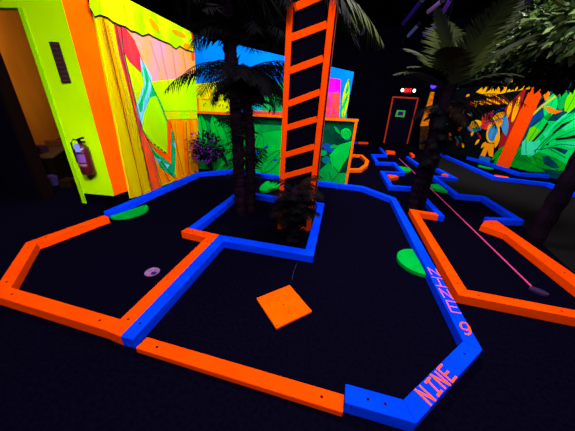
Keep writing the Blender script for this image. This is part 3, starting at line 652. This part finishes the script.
b = MB(); b.bar(E(.03, zt+.0, .084), E(.035, zt-.1, .09), .08, .002, Y1.n); b.build('inspection_tag', mat('ext_tag', (128, 140, 240)), r)
b = MB(); b.box(E(0, zb+hgt*.75, -.055), (.05, .06, .08), math.atan2(Y1.u.y, Y1.u.x)); b.build('bracket', EB, r)

# ------------------------------------------------------------------ plants
def frond(base, az, el, L, leaf, m_, parent, n=30, droop=1.2, hang=.35, rad=.008, name='frond', wd=.018, fold=.0, seed=0):
    rnd = random.Random(seed); b = MB(); p = Vector(base); path = [p.copy()]; N = 14; e = el
    dirs = []
    for i in range(N):
        d = Vector((math.cos(az)*math.cos(e), math.sin(az)*math.cos(e), math.sin(e))); p = p+d*L/N; path.append(p.copy()); dirs.append(d); e -= droop/N*(.4+1.2*i/N)
    b.tube(path, [rad*(1-.8*i/N) for i in range(N+1)], 5)
    side = Vector((-math.sin(az), math.cos(az), 0))
    for k in range(n):
        t = .14+.86*(k+.5)/n; f = t*N; i = min(N-1, int(f)); q = path[i].lerp(path[i+1], f-i); d = dirs[i]; up = side.cross(d)*-1
        if up.z < 0: up = -up
        ll = leaf*(math.sin(math.pi*min(1, t*.86+.12))**.6)*rnd.uniform(.85, 1.1)
        for s in (-1, 1):
            v = (side*s*1.0+d*.65+up*fold+Vector((0, 0, -hang*rnd.uniform(.6, 1.4)))).normalized()
            tip = q+v*ll+Vector((0, 0, -hang*ll*.35)); mid = q+v*ll*.45; w_ = d*wd*.5
            b.add([q-w_*.5, q+w_*.5, mid+w_+up*.002, tip, mid-w_+up*.002], [(0, 1, 2, 4), (4, 2, 3)])
    return b.build(name, m_, parent)
def trunk(path, rad, m_, parent, rings=40, seed=1, name='trunk', spikes=.35):
    rnd = random.Random(seed); b = MB(); P_ = [Vector(p) for p in path]; pts, rr = [], []
    for i in range(rings+1):
        f = i/rings*(len(P_)-1); k = min(len(P_)-2, int(f)); q = P_[k].lerp(P_[k+1], f-k); pts.append(q); rr.append(rad*(1-.12*i/rings)*(1.08 if i % 2 else .94))
    b.tube(pts, rr, 12)
    if spikes:
        for i in range(1, rings):
            for k in range(5):
                a = rnd.uniform(0, 6.28); d = Vector((math.cos(a), math.sin(a), 0)); s = Vector((-d.y, d.x, 0)); q = pts[i]+d*rr[i]*.85; w_ = rad*.35
                b.add([q-s*w_, q+s*w_, q+d*rad*spikes*rnd.uniform(.6, 1.2)+Vector((0, 0, rad*.9)), q-Vector((0, 0, rad*.4))], [(0, 1, 2), (0, 3, 1), (0, 2, 3), (1, 3, 2)])
    return b.build(name, m_, parent)
# front palm: two trunks, one crown beside the trunks at eye level and one high crown
pa = bp(241, 214); pb = bp(250, 213)
r = root('palm_tree', (pa.x, pa.y, 0), 'dark palm with two slim trunks inside the blue island frame, left of the ladder', 'palm tree', 'artificial palms')
trunk([(pa.x, pa.y, .002), (pa.x-.01, pa.y, 1.4), (pa.x-.09, pa.y+.02, 2.6), (pa.x-.1, pa.y, 3.2)], .078, BARK, r, 60, 2, spikes=.6)
trunk([(pb.x+.01, pb.y+.02, .002), (pb.x+.02, pb.y+.02, 1.1), (pb.x-.06, pb.y+.03, 1.9)], .07, BARK, r, 40, 3)
hc = Vector((pa.x-.05, pa.y, 2.85)); lc = Vector((pb.x-.03, pb.y+.02, 1.95))
sd = 10
low = [(3.35, .1, 1.0, 1.1, .34), (3.0, .35, .9, 1.5, .32), (2.6, .5, .8, 1.6, .3), (4.3, .3, .7, 1.9, .28), (-.25, .3, .85, 1.7, .32), (.1, .45, .95, 1.6, .32), (.4, .4, .9, 1.8, .32), (.8, .3, .8, 1.7, .3), (2.8, .1, .8, 1.4, .3), (-.8, .1, .6, 1.7, .25), (1.5, .7, .7, 1.8, .3), (3.0, -.2, .6, 1.5, .26), (5.2, .2, .5, 1.6, .22), (3.9, .55, .75, 2.2, .3), (2.1, .2, .6, 1.6, .28)]
low += [(.1, .1, .95, 2.0, .36), (-.15, -.1, .8, 1.6, .36), (.35, -.2, .75, 1.3, .34), (3.1, -.3, .6, 1.2, .3), (.05, -.1, .7, 1.5, .34), (-.2, -.4, .6, 1.2, .3), (.5, -.1, .65, 1.5, .3), (-.6, .6, .8, 2.1, .3), (.2, .9, .9, 2.1, .34), (3.2, .9, .7, 2.2, .3), (3.6, -.3, .45, 1.0, .26)]
for k in range(14): low.append((k*2.4, random.uniform(.3, 1.3), random.uniform(.4, .7), random.uniform(1.2, 2.2), .26))
for k in range(12): low.append((k*2.4+1, random.uniform(-.9, -.1), random.uniform(.3, .5), random.uniform(.4, 1.0), .2))
for az, el, L, dr, lf in low:
    sd += 1; frond(lc+Vector((0, 0, .15 if el > .5 else -.1)), az, el, L, lf, FROND3, r, n=24, droop=dr, hang=.38, seed=sd, wd=.021)
high = [(.04, -.02, 1.9, 1.0, .46), (.12, .0, 1.6, 1.0, .4), (-.3, .0, 1.5, 1.2, .4), (.35, .0, 1.9, 1.1, .4), (1.3, .1, 1.5, 1.5, .4), (1.9, .1, 1.2, 1.5, .4), (3.0, -.1, .8, 1.6, .3), (3.6, .0, .7, 1.6, .3), (4.7, .3, 1.0, 1.5, .36), (5.6, -.1, 1.1, 1.3, .36), (.8, -.2, 1.2, 1.2, .36), (2.3, -.3, .9, 1.2, .36), (3.3, -.6, .7, .9, .3), (0, -.6, .9, .9, .3), (1.7, -.5, .9, .9, .3), (4.2, -.5, .7, .8, .3)]
for q_, (az, el, L, dr, lf) in enumerate(high):
    sd += 1; frond(hc, az, el, L, lf, FROND2 if q_ < 2 else FROND3, r, n=36, droop=dr, hang=.6, seed=sd, wd=.034)
# leaf skirt around the trunks
for k in range(44):
    a = random.uniform(0, 6.28); frond((pb.x-.05, pb.y, random.uniform(.35, 1.7)), a, .7, random.uniform(.26, .42), .17, FROND3, r, n=9, droop=1.5, hang=.4, seed=60+k, wd=.018)
# small palm in front of the ladder
ps = bp(292, 243); r = root('small_palm', (ps.x, ps.y, 0), 'short shaggy palm stump with dry leaves at the foot of the ladder', 'palm tree', None)
trunk([(ps.x, ps.y, .002), (ps.x, ps.y+.02, .35), (ps.x+.01, ps.y+.03, .66)], .075, BARK, r, 18, 5, spikes=1.1)
for k in range(34):
    a = k*2.4+random.uniform(-.2, .2); z_ = .28+.4*(k % 9)/9
    frond((ps.x, ps.y+.03, z_), a, random.uniform(.1, 1.2), random.uniform(.26, .4), .16, DRY if k % 4 == 0 else FROND3, r, n=14, droop=1.5, hang=.3, seed=90+k, wd=.02)
# double palm on the right
pc, pd = bp(410.5, 211), bp(422, 205)
r = root('palm_tree', (pc.x, pc.y, 0), 'dark shaggy palm with two trunks standing over the zigzag border, right of the ladder', 'palm tree', 'artificial palms')
cc = Vector((pc.x+.08, pc.y+.05, 1.75))
trunk([(pc.x, pc.y, .002), (pc.x+.03, pc.y+.02, .8), (cc.x, cc.y, 1.75), (cc.x+.02, cc.y, 2.0)], .085, BARK2, r, 44, 7)
trunk([(pd.x-.05, pd.y-.05, .002), (pd.x-.1, pd.y-.1, .7), (cc.x+.06, cc.y+.05, 1.5)], .07, BARK2, r, 34, 8)
for az, el, L, dr, lf in ((.2, 1.2, 1.15, .35, .42), (-.3, .95, 1.0, .7, .4), (2.9, 1.35, 1.0, .5, .4), (3.3, .75, .75, 1.1, .3), (-1.2, 1.3, 1.0, .5, .4), (1.6, 1.2, 1.1, .5, .4), (4.0, 1.0, .7, .9, .3), (3.2, .6, .85, 1.1, .28), (5.6, .6, .75, 1.0, .34), (0, .5, .7, .9, .3), (2.4, 1.0, .9, .9, .34)):
    sd += 1; frond(cc, az, el, L, lf, FROND2, r, n=44, droop=dr, hang=.15, seed=sd, wd=.04)
for az, el, L, dr, lf in ((-.1, .3, .9, 1.2, .28), (.4, .25, .85, 1.3, .28), (-.5, .1, .75, 1.3, .26), (-.2, -.2, .7, 1.0, .25), (3.3, .0, .5, 1.2, .2), (.2, -.5, .7, .8, .24), (-1.2, -.1, .5, 1.2, .22), (5.6, -.5, .65, .8, .24), (4.2, -.7, .35, .8, .18), (.1, .15, 1.0, 1.0, .3), (-.25, .45, 1.0, 1.2, .3), (.7, .1, .8, 1.2, .26), (0, -.7, .7, .5, .26), (-.6, -.6, .7, .5, .26), (.6, -.8, .7, .4, .24)):
    sd += 1; frond(cc-Vector((0, 0, .15)), az, el, L, lf, (DRY if sd % 3 == 0 else FROND3) if el < .2 else FROND, r, n=30, droop=dr, hang=.4, seed=sd, wd=.013)
for k in range(24):
    frond((cc.x, cc.y, random.uniform(.8, 1.7)), random.uniform(0, 6.28), .3, random.uniform(.15, .3), .13, FROND3, r, n=12, droop=1.5, hang=.4, seed=200+k, wd=.02)

def leaf_cloud(b, c, rad, n, size, rnd, mats, squash=.7):
    for k in range(n):
        while True:
            v = Vector((rnd.uniform(-1, 1), rnd.uniform(-1, 1), rnd.uniform(-1, 1)))
            if .3 < v.length < 1: break
        q = Vector(c)+Vector((v.x*rad, v.y*rad, v.z*rad*squash))
        d = (v.normalized()+Vector((rnd.uniform(-.8, .8), rnd.uniform(-.8, .8), rnd.uniform(-.9, .3)))).normalized()
        s = d.cross(Vector((rnd.uniform(-1, 1), rnd.uniform(-1, 1), 1))).normalized(); l = size*rnd.uniform(.7, 1.2); w_ = l*.28; u = s.cross(d)
        b.add([q, q+d*l*.4+s*w_+u*l*.04, q+d*l, q+d*l*.4-s*w_+u*l*.04], [(0, 1, 2), (0, 2, 3)], mats[0] if rnd.random() < .6 or len(mats) == 1 else rnd.choice(mats[1:]))
# thick tree at right
pt = bp(531, 243); rnd = random.Random(5)
r = root('leafy_tree', (pt.x, pt.y, 0), 'thick dark trunk at the right edge carrying a broad canopy of small green leaves', 'tree')
trunk([(pt.x, pt.y, .002), (pt.x+.05, pt.y, .8), (pt.x+.09, pt.y+.02, 1.6), (pt.x+.1, pt.y+.1, 2.5)], .095, BARK2, r, 20, 9, spikes=0)
TLF = mat('tree_leaf', (40, 62, 16), (22, 40, 12), (3, 3, 3), rough=.5, spec=.3); TLF_LIT = mat('tree_leaf_toplit', (120, 140, 90), (80, 110, 40), rough=.5)  # second tone puts the light from above into the colour of the high leaves
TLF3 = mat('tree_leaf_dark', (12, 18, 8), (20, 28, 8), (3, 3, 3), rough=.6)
def far_pt(x, y, Y):
    d = ray(x, y); return tuple(Vector((0, 0, CH))+d*(Y/d.y))
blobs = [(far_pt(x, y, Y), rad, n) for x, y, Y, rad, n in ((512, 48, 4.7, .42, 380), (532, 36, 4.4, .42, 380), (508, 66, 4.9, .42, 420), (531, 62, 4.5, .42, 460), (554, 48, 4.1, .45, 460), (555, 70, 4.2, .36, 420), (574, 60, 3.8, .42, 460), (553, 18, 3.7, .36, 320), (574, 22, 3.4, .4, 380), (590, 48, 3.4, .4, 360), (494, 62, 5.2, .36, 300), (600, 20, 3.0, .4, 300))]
for c, rad, n in blobs:
    b = MB(); b.tube([(pt.x, pt.y+.05, 2.0), ((pt.x+c[0])/2, (pt.y+c[1])/2, (2.1+c[2])/2+.05), c], [.04, .025, .01], 7); k = b.build('branch', BARK2, r)
    b = MB(); leaf_cloud(b, c, rad, n, .12, rnd, [TLF, TLF_LIT] if c[2] > 2.3 else [TLF3, TLF], .75); b.build('foliage', None, r)
# bougainvillea
p0 = Vector((-1.80, 5.40, 0)); r = root('bougainvillea', (p0.x, p0.y, 0), 'dark bush with purple flowers in the corner between the hut mural and leaf mural', 'bush')
b = MB(); b.tube([p0+Vector((0, 0, .002)), p0+Vector((.02, 0, .3)), p0+Vector((.0, -.02, .6))], [.03, .022, .015], 8)
for k in range(7): b.tube([p0+Vector((.01, 0, .35)), p0+Vector((.22*math.cos(k), .2*math.sin(k), .5+.05*k))], [.012, .005], 5)
b.build('stem', BARK2, r)
LFB = mat('bush_leaf', (16, 10, 30), (10, 20, 20)); PUR = mat('bush_purple', (104, 30, 150), (64, 16, 104), (9, 9, 9))
b = MB(); leaf_cloud(b, p0+Vector((.0, -.02, .6)), .33, 520, .075, rnd, [LFB], .9); leaf_cloud(b, p0+Vector((-.08, -.1, .46)), .2, 140, .07, rnd, [LFB]); b.build('foliage', None, r)
b = MB(); leaf_cloud(b, p0+Vector((-.06, -.12, .6)), -.0+.36, 230, .07, rnd, [PUR], .9); b.build('flowers', None, r)['kind'] = 'stuff'
for o in bpy.data.objects:
    if '_o' in o: del o['_o']
